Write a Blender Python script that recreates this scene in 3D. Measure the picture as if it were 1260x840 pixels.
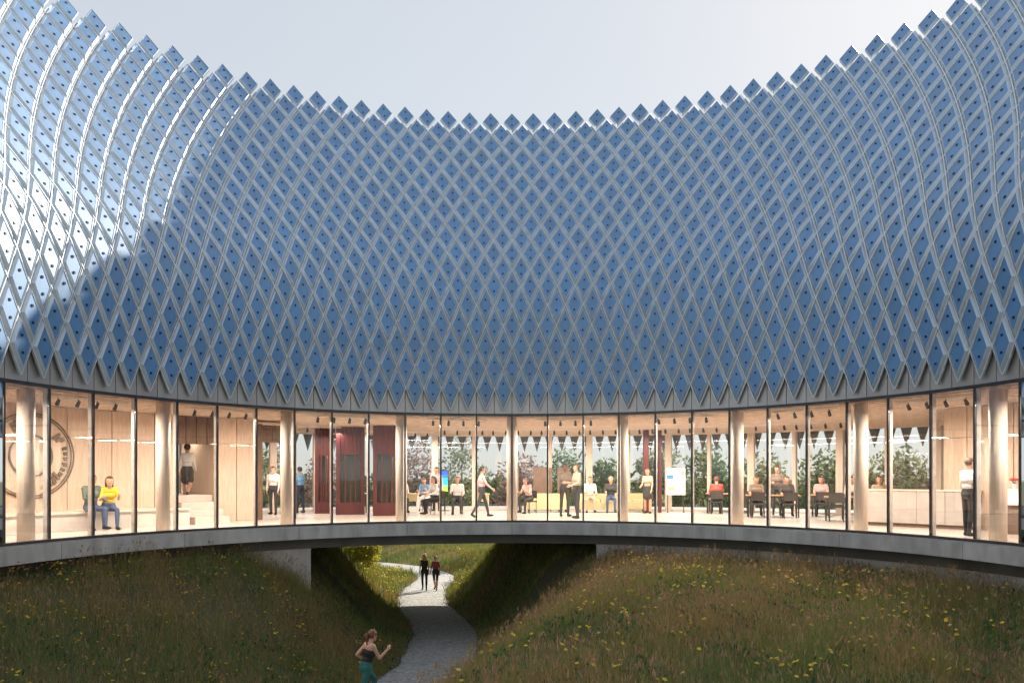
import bpy, bmesh, math, random
import numpy as np
from mathutils import Vector, Matrix, Euler, noise as mnoise
random.seed(7); rng = np.random.default_rng(11)
S = bpy.context.scene; COL = S.collection; R_ = math.radians; PI = math.pi
for o in list(bpy.data.objects): bpy.data.objects.remove(o)

# ------------------------------------------------------------------ camera, sky, sun, exposure
cam_d = bpy.data.cameras.new('camera'); cam = bpy.data.objects.new('camera', cam_d); COL.objects.link(cam)
cam.location = (0, 0, 1.3); cam.rotation_euler = (R_(90), 0, 0)
cam_d.sensor_width = 36; cam_d.lens = 26.8; cam_d.shift_y = 168/1260
cam_d.clip_end = 6000; cam_d.clip_start = 0.1
S.camera = cam
SUN_AZ, SUN_EL = R_(35), R_(33.6)
W = bpy.data.worlds.new('World'); S.world = W; W.use_nodes = True
nt = W.node_tree; nt.nodes.clear()
sky = nt.nodes.new('ShaderNodeTexSky'); sky.sky_type = 'NISHITA'; sky.sun_disc = False
sky.sun_elevation = SUN_EL; sky.sun_rotation = SUN_AZ
sky.altitude = 0; sky.air_density = 1.0; sky.dust_density = 0.5; sky.ozone_density = 1.5
bg = nt.nodes.new('ShaderNodeBackground'); bg.inputs[1].default_value = 0.038
wo = nt.nodes.new('ShaderNodeOutputWorld')
hz = nt.nodes.new('ShaderNodeHueSaturation'); hz.inputs['Saturation'].default_value = 0.95
# thin even overcast: compress the clear-sky contrast over the whole dome
v1 = nt.nodes.new('ShaderNodeVectorMath'); v1.operation = 'SCALE'; v1.inputs['Scale'].default_value = 0.1
gm_ = nt.nodes.new('ShaderNodeGamma'); gm_.inputs[1].default_value = 0.22
v2 = nt.nodes.new('ShaderNodeVectorMath'); v2.operation = 'SCALE'; v2.inputs['Scale'].default_value = 10.0
nt.links.new(sky.outputs[0], hz.inputs['Color']); nt.links.new(hz.outputs[0], v1.inputs[0]); nt.links.new(v1.outputs[0], gm_.inputs[0]); nt.links.new(gm_.outputs[0], v2.inputs[0]); nt.links.new(v2.outputs[0], bg.inputs[0]); nt.links.new(bg.outputs[0], wo.inputs[0])
sd = bpy.data.lights.new('sun', 'SUN'); sd.energy = 3.0; sd.angle = R_(0.6); sd.color = (1.0, 0.90, 0.76)
sun = bpy.data.objects.new('sun', sd); COL.objects.link(sun)
sv = Vector((math.sin(SUN_AZ)*math.cos(SUN_EL), math.cos(SUN_AZ)*math.cos(SUN_EL), math.sin(SUN_EL)))
sun.rotation_euler = sv.to_track_quat('Z', 'Y').to_euler(); sun.location = sv*60
S.view_settings.view_transform = 'Standard'; S.view_settings.look = 'None'
S.view_settings.exposure = 1.3; S.view_settings.gamma = 1.0
S.cycles.use_denoising = True
S.cycles.max_bounces = 8; S.cycles.transparent_max_bounces = 16; S.cycles.caustics_reflective = False; S.cycles.caustics_refractive = False
S.cycles.sample_clamp_indirect = 6.0

# ------------------------------------------------------------------ materials
def _n(nt, t, **k):
    n = nt.nodes.new(t)
    for a, v in k.items(): setattr(n, a, v)
    return n
def mat(name, col, rough=0.6, metal=0.0, var=0.12, scale=6.0, stretch=(1, 1, 1), bump=0.0, bscale=None, coat=0.0, coat_r=0.2,
        spec=0.5, rvar=0.1, emit=None, estr=0.0, col2=None, objvar=0.0, trans=0.0):
    m = bpy.data.materials.new(name); m.use_nodes = True; t = m.node_tree; p = t.nodes['Principled BSDF']
    L = t.links.new
    tc = _n(t, 'ShaderNodeTexCoord'); mp = _n(t, 'ShaderNodeMapping'); mp.inputs['Scale'].default_value = stretch
    L(tc.outputs['Object'], mp.inputs[0])
    no = _n(t, 'ShaderNodeTexNoise'); no.inputs['Scale'].default_value = scale; no.inputs['Detail'].default_value = 6
    L(mp.outputs[0], no.inputs['Vector'])
    c2 = col2 if col2 else tuple(max(0, c*(1-var*1.8)) for c in col)
    c1 = col if col2 else tuple(min(1, c*(1+var)) for c in col)
    rp = _n(t, 'ShaderNodeValToRGB'); rp.color_ramp.elements[0].position = 0.3; rp.color_ramp.elements[1].position = 0.7
    rp.color_ramp.elements[0].color = (*c2, 1); rp.color_ramp.elements[1].color = (*c1, 1)
    L(no.outputs[0], rp.inputs[0])
    last = rp.outputs[0]
    if objvar:
        oi = _n(t, 'ShaderNodeObjectInfo'); hs = _n(t, 'ShaderNodeHueSaturation'); mr = _n(t, 'ShaderNodeMapRange')
        mr.inputs[3].default_value = 1-objvar; mr.inputs[4].default_value = 1+objvar
        ge = _n(t, 'ShaderNodeNewGeometry'); ad = _n(t, 'ShaderNodeMath', operation='ADD'); fr_ = _n(t, 'ShaderNodeMath', operation='FRACT')
        L(oi.outputs['Random'], ad.inputs[0]); L(ge.outputs['Random Per Island'], ad.inputs[1]); L(ad.outputs[0], fr_.inputs[0]); L(fr_.outputs[0], mr.inputs[0]); L(mr.outputs[0], hs.inputs['Value']); L(last, hs.inputs['Color']); last = hs.outputs[0]
    L(last, p.inputs['Base Color'])
    mr = _n(t, 'ShaderNodeMapRange'); mr.inputs[3].default_value = max(0.02, rough-rvar); mr.inputs[4].default_value = min(1, rough+rvar)
    L(no.outputs[0], mr.inputs[0]); L(mr.outputs[0], p.inputs['Roughness'])
    p.inputs['Metallic'].default_value = metal; p.inputs['Specular IOR Level'].default_value = spec
    p.inputs['Coat Weight'].default_value = coat; p.inputs['Coat Roughness'].default_value = coat_r
    if trans: p.inputs['Transmission Weight'].default_value = trans
    if bump:
        nb = _n(t, 'ShaderNodeTexNoise'); nb.inputs['Scale'].default_value = bscale or scale*4; nb.inputs['Detail'].default_value = 8
        L(mp.outputs[0], nb.inputs['Vector']); bp = _n(t, 'ShaderNodeBump'); bp.inputs['Strength'].default_value = bump; bp.inputs['Distance'].default_value = 0.02
        L(nb.outputs[0], bp.inputs['Height']); L(bp.outputs[0], p.inputs['Normal'])
    if emit:
        p.inputs['Emission Color'].default_value = (*emit, 1); p.inputs['Emission Strength'].default_value = estr
    return m
M = {}
M['tile'] = mat('tile_blue_glaze', (0.046, 0.220, 0.49), 0.5, 0.2, var=0.12, scale=2.5, stretch=(3, 3, .5), coat=1.0, coat_r=0.5, spec=0.9, objvar=0.10, bump=0.05, bscale=30)
M['tile'].node_tree.nodes['Principled BSDF'].inputs['Coat IOR'].default_value = 1.8
M['tile_side'] = mat('tile_edge_metal', (0.62, 0.71, 0.81), 0.46, 0.4, var=0.1, scale=3)
M['bolt'] = mat('bolt_dark', (0.035, 0.037, 0.042), 0.45, 0.4)
M['shell'] = mat('shell_metal', (0.40, 0.42, 0.45), 0.42, 0.6, var=0.08, scale=1.5)
M['rib'] = mat('rib_metal', (0.78, 0.82, 0.86), 0.5, 0.3, var=0.06)
M['fascia'] = mat('fascia_metal', (0.60, 0.59, 0.58), 0.40, 0.5, var=0.08, scale=2, stretch=(1, 1, .3), objvar=0.05)
M['roof'] = mat('outer_roof', (0.25, 0.27, 0.30), 0.6, 0.2)
M['mull'] = mat('mullion_dark', (0.09, 0.092, 0.10), 0.4, 0.6)
M['mull_l'] = mat('mullion_light', (0.66, 0.61, 0.57), 0.5, 0.0)
M['slab'] = mat('slab_concrete', (0.54, 0.53, 0.51), 0.75, var=0.16, scale=2.2, stretch=(1.5, 1.5, .5), bump=0.12, bscale=40)
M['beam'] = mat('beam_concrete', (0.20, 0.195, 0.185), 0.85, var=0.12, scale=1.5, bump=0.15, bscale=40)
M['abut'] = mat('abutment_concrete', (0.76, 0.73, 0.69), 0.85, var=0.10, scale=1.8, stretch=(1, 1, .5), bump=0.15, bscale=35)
M['floor'] = mat('floor_terrazzo', (0.60, 0.55, 0.50), 0.28, var=0.05, scale=30, coat=0.2)
M['ceil'] = mat('ceiling_timber', (0.76, 0.62, 0.50), 0.6, var=0.1, scale=5, stretch=(1, 1, 8))
M['timber'] = mat('timber_panel', (0.68, 0.52, 0.40), 0.5, var=0.10, scale=7, stretch=(5, 5, .35), objvar=0.05, bump=0.06, bscale=30)
M['timber_d'] = mat('timber_dark', (0.16, 0.095, 0.06), 0.5, var=0.2, scale=7, stretch=(5, 5, .35), objvar=0.06)
M['column'] = mat('column_timber', (0.74, 0.63, 0.53), 0.5, var=0.07, scale=6, stretch=(5, 5, .3))
M['bench'] = mat('bench_stone', (0.62, 0.55, 0.49), 0.5, var=0.06, scale=5)
M['maroon'] = mat('maroon_panel', (0.105, 0.016, 0.018), 0.42, var=0.15, scale=4, stretch=(4, 4, .4), objvar=0.06)
M['tooth'] = mat('outer_tile', (0.20, 0.20, 0.20), 0.5, 0.3, objvar=0.1)
M['bronze'] = mat('emblem_bronze', (0.17, 0.13, 0.09), 0.5, 0.4)
M['white'] = mat('white_paint', (0.78, 0.77, 0.75), 0.5, var=0.04)
M['black'] = mat('black_plastic', (0.018, 0.018, 0.02), 0.45)
M['chair'] = mat('chair_dark', (0.045, 0.04, 0.038), 0.55)
M['tabletop'] = mat('table_oak', (0.50, 0.30, 0.15), 0.45, var=0.12, scale=8, stretch=(1, 6, 1))
M['yellow'] = mat('yellow_fabric', (0.60, 0.52, 0.30), 0.8, var=0.06, scale=30)
M['olive'] = mat('olive_fabric', (0.10, 0.13, 0.06), 0.85, var=0.1, scale=30)
M['red'] = mat('red_petal', (0.65, 0.05, 0.04), 0.6)
M['green'] = mat('leaf_green', (0.06, 0.12, 0.04), 0.6)
M['grey'] = mat('grey_counter', (0.46, 0.41, 0.37), 0.5, var=0.06, scale=3)
M['brownboard'] = mat('brown_board', (0.17, 0.11, 0.08), 0.6)
M['gravel'] = mat('path_gravel', (0.50, 0.49, 0.47), 0.95, scale=9, var=0.26, bump=0.9, bscale=40)
M['soil'] = mat('soil', (0.13, 0.105, 0.06), 0.95, scale=2.2, col2=(0.085, 0.095, 0.04), bump=0.5, bscale=18)
M['trunk'] = mat('bark', (0.10, 0.075, 0.055), 0.9, scale=9, stretch=(3, 3, .6), bump=0.4, bscale=25)

def glass_mat(name, tint, refl):
    m = bpy.data.materials.new(name); m.use_nodes = True; t = m.node_tree; t.nodes.clear(); L = t.links.new
    o = _n(t, 'ShaderNodeOutputMaterial'); mx = _n(t, 'ShaderNodeMixShader'); tr = _n(t, 'ShaderNodeBsdfTransparent'); gl = _n(t, 'ShaderNodeBsdfGlossy')
    fr = _n(t, 'ShaderNodeFresnel'); fr.inputs[0].default_value = refl
    tr.inputs[0].default_value = (*tint, 1); gl.inputs['Roughness'].default_value = 0.02; gl.inputs[0].default_value = (.9, .93, .95, 1)
    L(fr.outputs[0], mx.inputs[0]); L(tr.outputs[0], mx.inputs[1]); L(gl.outputs[0], mx.inputs[2]); L(mx.outputs[0], o.inputs[0])
    return m
M['glass'] = glass_mat('glass_clear', (.95, .96, .96), 1.38)
M['glass_in'] = glass_mat('glass_inner', (.80, .80, .78), 1.6)

def attr_mat(name, transl=0.35, rough=0.6):
    m = bpy.data.materials.new(name); m.use_nodes = True; t = m.node_tree; p = t.nodes['Principled BSDF']; L = t.links.new
    a = _n(t, 'ShaderNodeAttribute'); a.attribute_name = 'tint'
    p.inputs['Roughness'].default_value = rough; p.inputs['Specular IOR Level'].default_value = 0.3
    L(a.outputs[0], p.inputs['Base Color'])
    tl = _n(t, 'ShaderNodeBsdfTranslucent'); mx = _n(t, 'ShaderNodeMixShader'); mx.inputs[0].default_value = transl
    L(a.outputs[0], tl.inputs[0]); L(p.outputs[0], mx.inputs[1]); L(tl.outputs[0], mx.inputs[2])
    L(mx.outputs[0], t.nodes['Material Output'].inputs[0])
    return m
M['foliage'] = attr_mat('foliage', 0.5); M['grass'] = attr_mat('grass_blades', 0.3, 0.7)

# ------------------------------------------------------------------ mesh helpers
def link(o, parent=None):
    COL.objects.link(o)
    if parent is not None: o.parent = parent
    return o
def tag(o, label=None, cat=None, group=None, kind=None):
    if label: o['label'] = label
    if cat: o['category'] = cat
    if group: o['group'] = group
    if kind: o['kind'] = kind
    return o
def empty(name, loc=(0, 0, 0), rz=0):
    o = bpy.data.objects.new(name, None); o.empty_display_size = .2; o.location = loc; o.rotation_euler = (0, 0, rz); COL.objects.link(o); return o
class MB:
    def __init__(s): s.v = []; s.f = []; s.m = []
    def add(s, vs, fs, mi=0):
        b = len(s.v); s.v += [tuple(v) for v in vs]; s.f += [tuple(b+i for i in f) for f in fs]; s.m += [mi]*len(fs); return s
    def hexa(s, p, mi=0):   # 8 pts: bottom 0-3 ccw, top 4-7
        return s.add(p, [(3, 2, 1, 0), (4, 5, 6, 7), (0, 1, 5, 4), (1, 2, 6, 5), (2, 3, 7, 6), (3, 0, 4, 7)], mi)
    def box(s, c, d, rz=0, mi=0, taper=1.0):
        x, y, z = d[0]/2, d[1]/2, d[2]/2; cs, sn = math.cos(rz), math.sin(rz); p = []
        for zz, k in ((-z, 1), (z, taper)):
            for a, b in ((-x, -y), (x, -y), (x, y), (-x, y)):
                a *= k; b *= k; p.append((c[0]+a*cs-b*sn, c[1]+a*sn+b*cs, c[2]+zz))
        return s.hexa(p, mi)
    def cyl(s, a, b, r0, r1=None, n=10, mi=0, cap=True):
        a = Vector(a); b = Vector(b); r1 = r0 if r1 is None else r1; d = (b-a).normalized()
        u = d.orthogonal().normalized(); w = d.cross(u); vs = []
        for q, r in ((a, r0), (b, r1)):
            for i in range(n):
                t = 2*PI*i/n; vs.append(q+u*math.cos(t)*r+w*math.sin(t)*r)
        fs = [(i, (i+1) % n, n+(i+1) % n, n+i) for i in range(n)]
        if cap: fs += [tuple(range(n-1, -1, -1)), tuple(range(n, 2*n))]
        return s.add(vs, fs, mi)
    def ball(s, c, r, n=8, mi=0):
        r = r if hasattr(r, '__len__') else (r, r, r); vs = []; fs = []; k = n//2+1
        for i in range(k+1):
            ph = PI*i/k
            for j in range(n):
                th = 2*PI*j/n; vs.append((c[0]+r[0]*math.sin(ph)*math.cos(th), c[1]+r[1]*math.sin(ph)*math.sin(th), c[2]-r[2]*math.cos(ph)))
        for i in range(k):
            for j in range(n):
                fs.append((i*n+j, i*n+(j+1) % n, (i+1)*n+(j+1) % n, (i+1)*n+j))
        return s.add(vs, fs, mi)
    def mesh(s, name, mats, smooth=False):
        me = bpy.data.meshes.new(name); me.from_pydata(s.v, [], s.f)
        for m in (mats if isinstance(mats, (list, tuple)) else [mats]): me.materials.append(m)
        me.polygons.foreach_set('material_index', s.m)
        if smooth: me.polygons.foreach_set('use_smooth', [True]*len(s.f))
        me.update(); return me
    def build(s, name, mats, parent=None, smooth=False, loc=None, rz=0):
        o = bpy.data.objects.new(name, s.mesh(name, mats, smooth))
        if loc is not None: o.location = loc; o.rotation_euler = (0, 0, rz)
        return link(o, parent)
def copy_tree(o, parent=None):
    c = o.copy(); COL.objects.link(c); c.parent = parent
    for ch in list(o.children): copy_tree(ch, c)
    return c
def np_mesh(name, verts, tris, mtl, tint=None):
    me = bpy.data.meshes.new(name); me.vertices.add(len(verts)); me.vertices.foreach_set('co', verts.astype(np.float32).ravel())
    k = tris.shape[1]; n = len(tris)
    me.loops.add(n*k); me.loops.foreach_set('vertex_index', tris.astype(np.int32).ravel())
    me.polygons.add(n); me.polygons.foreach_set('loop_start', np.arange(0, n*k, k, dtype=np.int32)); me.polygons.foreach_set('loop_total', np.full(n, k, dtype=np.int32))
    if tint is not None:
        at = me.attributes.new('tint', 'FLOAT_COLOR', 'POINT'); c = np.ones((len(verts), 4), np.float32); c[:, :3] = tint; at.data.foreach_set('color', c.ravel())
    me.materials.append(mtl); me.update(calc_edges=True); return me

# ------------------------------------------------------------------ plan of the ring building
CY = 12.7; R0 = 9.88; DA = 0.1063; NB = 18; AMAX = NB*DA
H_GL = 3.13; RO = 18.7; RT = 23.4          # glass height, outer glass, terrace edge
def P(a, R, z=None):
    if abs(a) <= PI/2: x, y = R*math.sin(a), CY+R*math.cos(a)
    else: x, y = math.copysign(R, a), CY-(abs(a)-PI/2)*R0
    return (x, y) if z is None else (x, y, z)
def rot_of(a): return -max(-PI/2, min(PI/2, a))
def arc_solid(mb, r0, r1, z0, z1, a0, a1, n=None, mi=0):
    n = n or max(1, int(abs(a1-a0)/0.027+.5)); vs = []; fs = []
    for i in range(n+1):
        a = a0+(a1-a0)*i/n
        vs += [P(a, r0, z0), P(a, r1, z0), P(a, r1, z1), P(a, r0, z1)]
    for i in range(n):
        b = 4*i; c = b+4
        fs += [(b, c, c+1, b+1), (b+1, c+1, c+2, b+2), (b+2, c+2, c+3, b+3), (b+3, c+3, c, b)]
    fs += [(0, 1, 2, 3), (4*n+3, 4*n+2, 4*n+1, 4*n)]
    return mb.add(vs, fs, mi)

# ------------------------------------------------------------------ terrain
PATH = [(-5.4, 8.0), (-4.3, 12.5), (-3.0, 16), (-2.15, 19), (-2.04, 22.5), (-2.5, 27), (-3.5, 31), (-4.3, 37), (-4.3, 43), (-5.6, 48), (-9.5, 53), (-17, 57), (-30, 60)]
def cr(pts, per=14):
    out = []
    p = [np.array(q, float) for q in pts]; p = [2*p[0]-p[1]]+p+[2*p[-1]-p[-2]]
    for i in range(1, len(p)-2):
        for t in np.linspace(0, 1, per, endpoint=False):
            a, b, c, d = p[i-1:i+3]
            out.append(.5*((2*b)+(-a+c)*t+(2*a-5*b+4*c-d)*t*t+(-a+3*b-3*c+d)*t**3))
    out.append(p[-2]); return np.array(out)
PC = cr(PATH)
def path_z(y): return -3.55-(np.clip(y, 8, 60)-16)*0.031
def fnoise(x, y, f, s=0.0):
    return (np.sin(x*f+1.3+s)*np.cos(y*f*1.13-.7+s*2)+.5*np.sin(x*f*2.3-y*f*1.7+2.1+s)+.3*np.cos(x*f*4.1+y*f*3.3+s*3))/1.8
def sstep(t): t = np.clip(t, 0, 1); return t*t*(3-2*t)
def pdist(x, y):
    d = np.full(x.shape, 1e9); yy = np.zeros(x.shape)
    for q in PC:
        e = (x-q[0])**2+(y-q[1])**2; k = e < d; d[k] = e[k]; yy[k] = q[1]
    return np.sqrt(d), yy
def terrain(x, y):
    x = np.asarray(x, float); y = np.asarray(y, float)
    d, yp = pdist(x, y)
    left = x < np.interp(y, PC[:, 1], PC[:, 0])
    pz = path_z(yp)
    wdt = np.where(left, 4.3, 4.0); wdt = np.where(y > 24, np.where(left, 3.8, 2.9), wdt)
    top = np.where(left, -0.80, -1.08)
    top = top-0.45*sstep((15-y)/9)
    hill = sstep((d-1.15)/wdt)
    back = sstep((y-33)/8)                          # behind the building the ground falls to a gentle meadow
    topb = pz+0.55+1.0*sstep((d-3)/14)+fnoise(x, y, .12, 2)*.4
    topb = np.where(y > 36, topb, topb)
    tz = top*(1-back)+topb*back
    z = pz+(tz-pz)*hill
    z = z+hill*(fnoise(x, y, .55)*.12+fnoise(x, y, 1.7, 1)*.05)*(1-.5*back)
    far = sstep((np.hypot(x, y-20)-70)/300)
    z = z*(1-far)+far*(-5.0+fnoise(x, y, .02)*1.5)
    return z
xs = np.concatenate([[-3000, -1200, -500, -220, -120, -80, -60, -48], np.arange(-40, -16, 1.0), np.arange(-16, 16.01, .3), np.arange(17, 41, 1.0), [48, 60, 80, 120, 220, 500, 1200, 3000]])
ys = np.concatenate([[-1500, -500, -150, -60, -30, -15], np.arange(-8, 5, 1.0), np.arange(5, 40, .3), np.arange(40, 75, .8), [80, 90, 110, 150, 250, 500, 1200, 3000]])
gx, gy = np.meshgrid(xs, ys); gz = terrain(gx, gy)
nv = gx.size; nx = len(xs); idx = np.arange(nv).reshape(gx.shape)
quads = np.stack([idx[:-1, :-1], idx[:-1, 1:], idx[1:, 1:], idx[1:, :-1]], -1).reshape(-1, 4)
gm = np_mesh('ground', np.stack([gx, gy, gz], -1).reshape(-1, 3), quads, M['soil'])
gm.polygons.foreach_set('use_smooth', [True]*len(gm.polygons))
ground = link(bpy.data.objects.new('ground', gm)); tag(ground, kind='structure')
# path: a crowned gravel sheet following the valley with ragged edges
pm = MB(); n = len(PC); NW = 9
for i, q in enumerate(PC):
    t = PC[min(i+1, n-1)]-PC[max(i-1, 0)]; t = t/np.linalg.norm(t); nrm = np.array([t[1], -t[0]])
    for j in range(NW):
        u = -1+2*j/(NW-1); w = 1.25+.05*math.sin(i*.37+(3 if u > 0 else 0))+.04*math.sin(i*.77+u)
        c = q+nrm*u*w
        zz = float(path_z(np.array(q[1])))+0.03+0.025*(1-u*u)
        if abs(u) == 1: zz -= .10
        pm.v.append((c[0], c[1], zz))
for i in range(n-1):
    for j in range(NW-1):
        b = i*NW+j; pm.f.append((b, b+1, b+NW+1, b+NW)); pm.m.append(0)
path = pm.build('path', M['gravel'], smooth=True); tag(path, kind='structure')

# ------------------------------------------------------------------ the ring building
B = empty('ring_building', (0, CY+R0, 0))
tag(B, 'curved ring pavilion with blue diamond tiled roof above a continuous glass storey', 'building')
B.location = (0, 0, 0)
# roof profile: vertical skirt that bends and flares outward to the rim
PROF_S = [2.0]; PROF = [(R0-.10, 2.0+1.3)]
ds = .02
while PROF_S[-1] < 14.6:
    s = PROF_S[-1]
    k = min(1, max(0, (s-3.6)/3.5)); k = k*k*(3-2*k)
    be = R_(88-29*k + 3*min(1, max(0, (s-7)/6)))
    r, z = PROF[-1]; PROF.append((r+math.cos(be)*ds, z+math.sin(be)*ds)); PROF_S.append(s+ds)
PR = np.array(PROF); PS = np.array(PROF_S)
def prof(s):
    return float(np.interp(s, PS, PR[:, 0])), float(np.interp(s, PS, PR[:, 1]))
def pnorm(s):
    a = prof(s-.03); b = prof(s+.03); t = Vector((b[0]-a[0], b[1]-a[1])).normalized(); return Vector((-t.y, t.x))
SH = 0.63; S0 = 2.6; NR = 18; TW = DA/2
def surf(a, s, off):          # point on the roof surface, off = height above the shell, inward
    r, z = prof(s); n_ = pnorm(s); return Vector(P(a, r+n_.x*off, z+n_.y*off))
# backing shell with a zigzag top edge
sh = MB(); cols = int(round(AMAX/(TW/2))); rows = [S0-.02, S0+.2]+[S0+SH*k for k in range(1, 17)]
A_ = [i*TW/2 for i in range(-cols, cols+1)]
for i, a in enumerate(A_):
    kk = round(a/(TW/2))
    for q, s in enumerate(rows):
        ss = s
        if q == len(rows)-1: ss = S0+SH*16+(SH*.95 if kk % 2 else SH*.02)
        sh.v.append(surf(a, ss, 0))
nr = len(rows)
for i in range(len(A_)-1):
    for q in range(nr-1):
        b = i*nr+q; sh.f.append((b, b+nr, b+nr+1, b+1)); sh.m.append(0)
shell = sh.build('roof_shell', M['shell'], B, smooth=True)
# outer roof, closing the volume behind the shell
orf = MB(); rs, zs = prof(S0+SH*16-.1)
na = 70
for i in range(na+1):
    a = -AMAX+2*AMAX*i/na
    for r, z in ((rs+.06, zs-.02), (rs+1.6, zs-.8), (RO+1.0, 6.0), (RO+1.3, 3.45), (RO+.3, 3.40)): orf.v.append(P(a, r, z))
for i in range(na):
    for q in range(4):
        b = i*5+q; orf.f.append((b, b+1, b+6, b+5)); orf.m.append(0)
orf.build('outer_roof', M['roof'], B, smooth=False)
# tiles: boxes with metal sides, blue face set in a thin border, two fixings each
def tile_mesh_data(k, jit=0):
    s = S0+SH*k; r, z = prof(s); c = Vector((0, r, z)); pts = []
    lo = 1.0
    def ring(f, off):
        out = []
        for da, dss in ((0, -1), (1, 0), (0, 1), (-1, 0)):
            f2 = f
            rr, zz = prof(s+dss*SH*f2); nn = pnorm(s+dss*SH*f2); aa = da*TW/2*f
            rr += nn.x*off; zz += nn.y*off
            out.append(Vector((rr*math.sin(aa), rr*math.cos(aa), zz))-c)
        return out
    mb = MB()
    b0 = ring(.965 if k < 17 else .80, .012); b1 = ring(.74, .090); b2 = ring(.70, .094); b3 = ring(.693, .086)
    # flatten blue face onto a plane through its mean
    for rg in (b1, b2, b3):
        md_ = (rg[0]+rg[2])/2
        for q_ in (1, 3): rg[q_] = Vector((rg[q_].x, md_.y, md_.z))
    mb.v = [tuple(v) for v in b0+b1+b2+b3]
    for o_, m_ in ((0, 1), (4, 1), (8, 1)):
        for i in range(4):
            j = (i+1) % 4; mb.f.append((o_+i, o_+4+i, o_+4+j, o_+j)[::-1]); mb.m.append(m_)
    mb.f.append((12, 13, 14, 15)[::-1]); mb.m.append(0)
    n_ = pnorm(s); nv_ = Vector((0, n_.x, n_.y)); tv = Vector((0, -n_.y, n_.x)) if False else Vector((0, n_.y, -n_.x))*-1
    tv = nv_.cross(Vector((1, 0, 0))); 
    for sg in (-1, 1):
        q = b3[0].lerp(b3[2], .5+.195*sg)
        h = .021; X = Vector((h, 0, 0)); T = tv*h*1.15; N = nv_*.014
        mb.hexa([q-X-T-N, q+X-T-N, q+X+T-N, q-X+T-N, q-X-T+N, q+X-T+N, q+X+T+N, q-X+T+N], 2)
    return mb, c
f_px = 938.0
tiles = []
for k in range(NR):
    n_ = pnorm(S0+SH*k)
    half = (k % 2 == 0)
    i0 = int(AMAX/TW)
    for i in range(-i0, i0+1):
        a = (i+.5)*TW if half else i*TW
        if abs(a) > AMAX-.02: continue
        c = surf(a, S0+SH*k, .1); v = c-cam.location
        px = 630+f_px*v.x/v.y; py = 588-f_px*v.z/v.y
        q = [surf(a+da, S0+SH*k+d2, .1)-cam.location for da, d2 in ((0, -SH*.86), (TW*.43, 0), (0, SH*.86), (-TW*.43, 0))]
        pp = [(w.x/w.y*f_px, w.z/w.y*f_px) for w in q]
        ar = abs(sum(pp[j][0]*pp[(j+1) % 4][1]-pp[(j+1) % 4][0]*pp[j][1] for j in range(4)))/2
        vis = -10 < px < 1270 and py > -10
        tiles.append((ar if vis else 0, k, a))
tiles.sort(key=lambda t: -t[0])
TM = [M['tile'], M['tile_side'], M['bolt']]
data = [tile_mesh_data(k) for k in range(NR)]
meshes = [d[0].mesh('tile', TM) for d in data]
rest = MB()
for j, (ar, k, a) in enumerate(tiles):
    loc = Vector(P(a, prof(S0+SH*k)[0], prof(S0+SH*k)[1]))
    eu = Euler((random.gauss(0, .010), random.gauss(0, .006), rot_of(a)+random.gauss(0, .010)))
    if j < 300:
        o = bpy.data.objects.new('tile', meshes[k]); o.location = loc; o.rotation_euler = eu; link(o, B)
    else:
        mx = Matrix.Translation(loc) @ eu.to_matrix().to_4x4(); b = len(rest.v)
        rest.v += [tuple(mx @ Vector(v)) for v in data[k][0].v]
        rest.f += [tuple(b+q for q in f) for f in data[k][0].f]; rest.m += data[k][0].m
ro = rest.build('tile_field', TM, B); tag(ro, kind='stuff')
# diagonal ribs in the channels
for dr in (1, -1):
    for i in range(-cols//2-10, cols//2+11):
        a0 = i*TW; vs = []; fs = []; cnt = 0; off0 = .045 if dr > 0 else .052
        for q in range(0, 18*2+1):
            s = S0-.62+(q/36)*(17.45*SH); a = a0+dr*(s-S0)/SH*TW/2
            if abs(a) > AMAX-.005: continue
            da = .012/R0; dd = .0
            for aa, of in ((-da*1.25, .0), (-da, off0), (da, off0), (da*1.25, .0)): vs.append(surf(a+aa, s, of))
            cnt += 1
        if cnt < 3: continue
        for q in range(cnt-1):
            b = 4*q; fs += [(b, b+4, b+5, b+1), (b+1, b+5, b+6, b+2), (b+2, b+6, b+7, b+3)]
        fs += [(0, 1, 2, 3), (4*cnt-1, 4*cnt-2, 4*cnt-3, 4*cnt-4)]
        MB().add(vs, fs).build('rib', M['rib'], B)
# fascia panels under the tile tips
for i in range(-2*NB, 2*NB):
    mb = MB(); g = .0009; arc_solid(mb, R0-.02, R0+.10, H_GL+.075, H_GL+1.15, i*TW+g, (i+1)*TW-g, 1); mb.build('fascia_panel', M['fascia'], B)
mb = MB(); arc_solid(mb, R0+.11, R0+.2, H_GL+.02, H_GL+1.3, -AMAX, AMAX); mb.build('fascia_backing', M['beam'], B)
mb = MB(); arc_solid(mb, R0-.06, R0+.10, H_GL, H_GL+.07, -AMAX, AMAX); mb.build('head_rail', M['mull'], B)
mb = MB(); arc_solid(mb, R0-.06, R0+.10, .002, .055, -AMAX, AMAX); mb.build('sill_rail', M['mull'], B)
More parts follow.
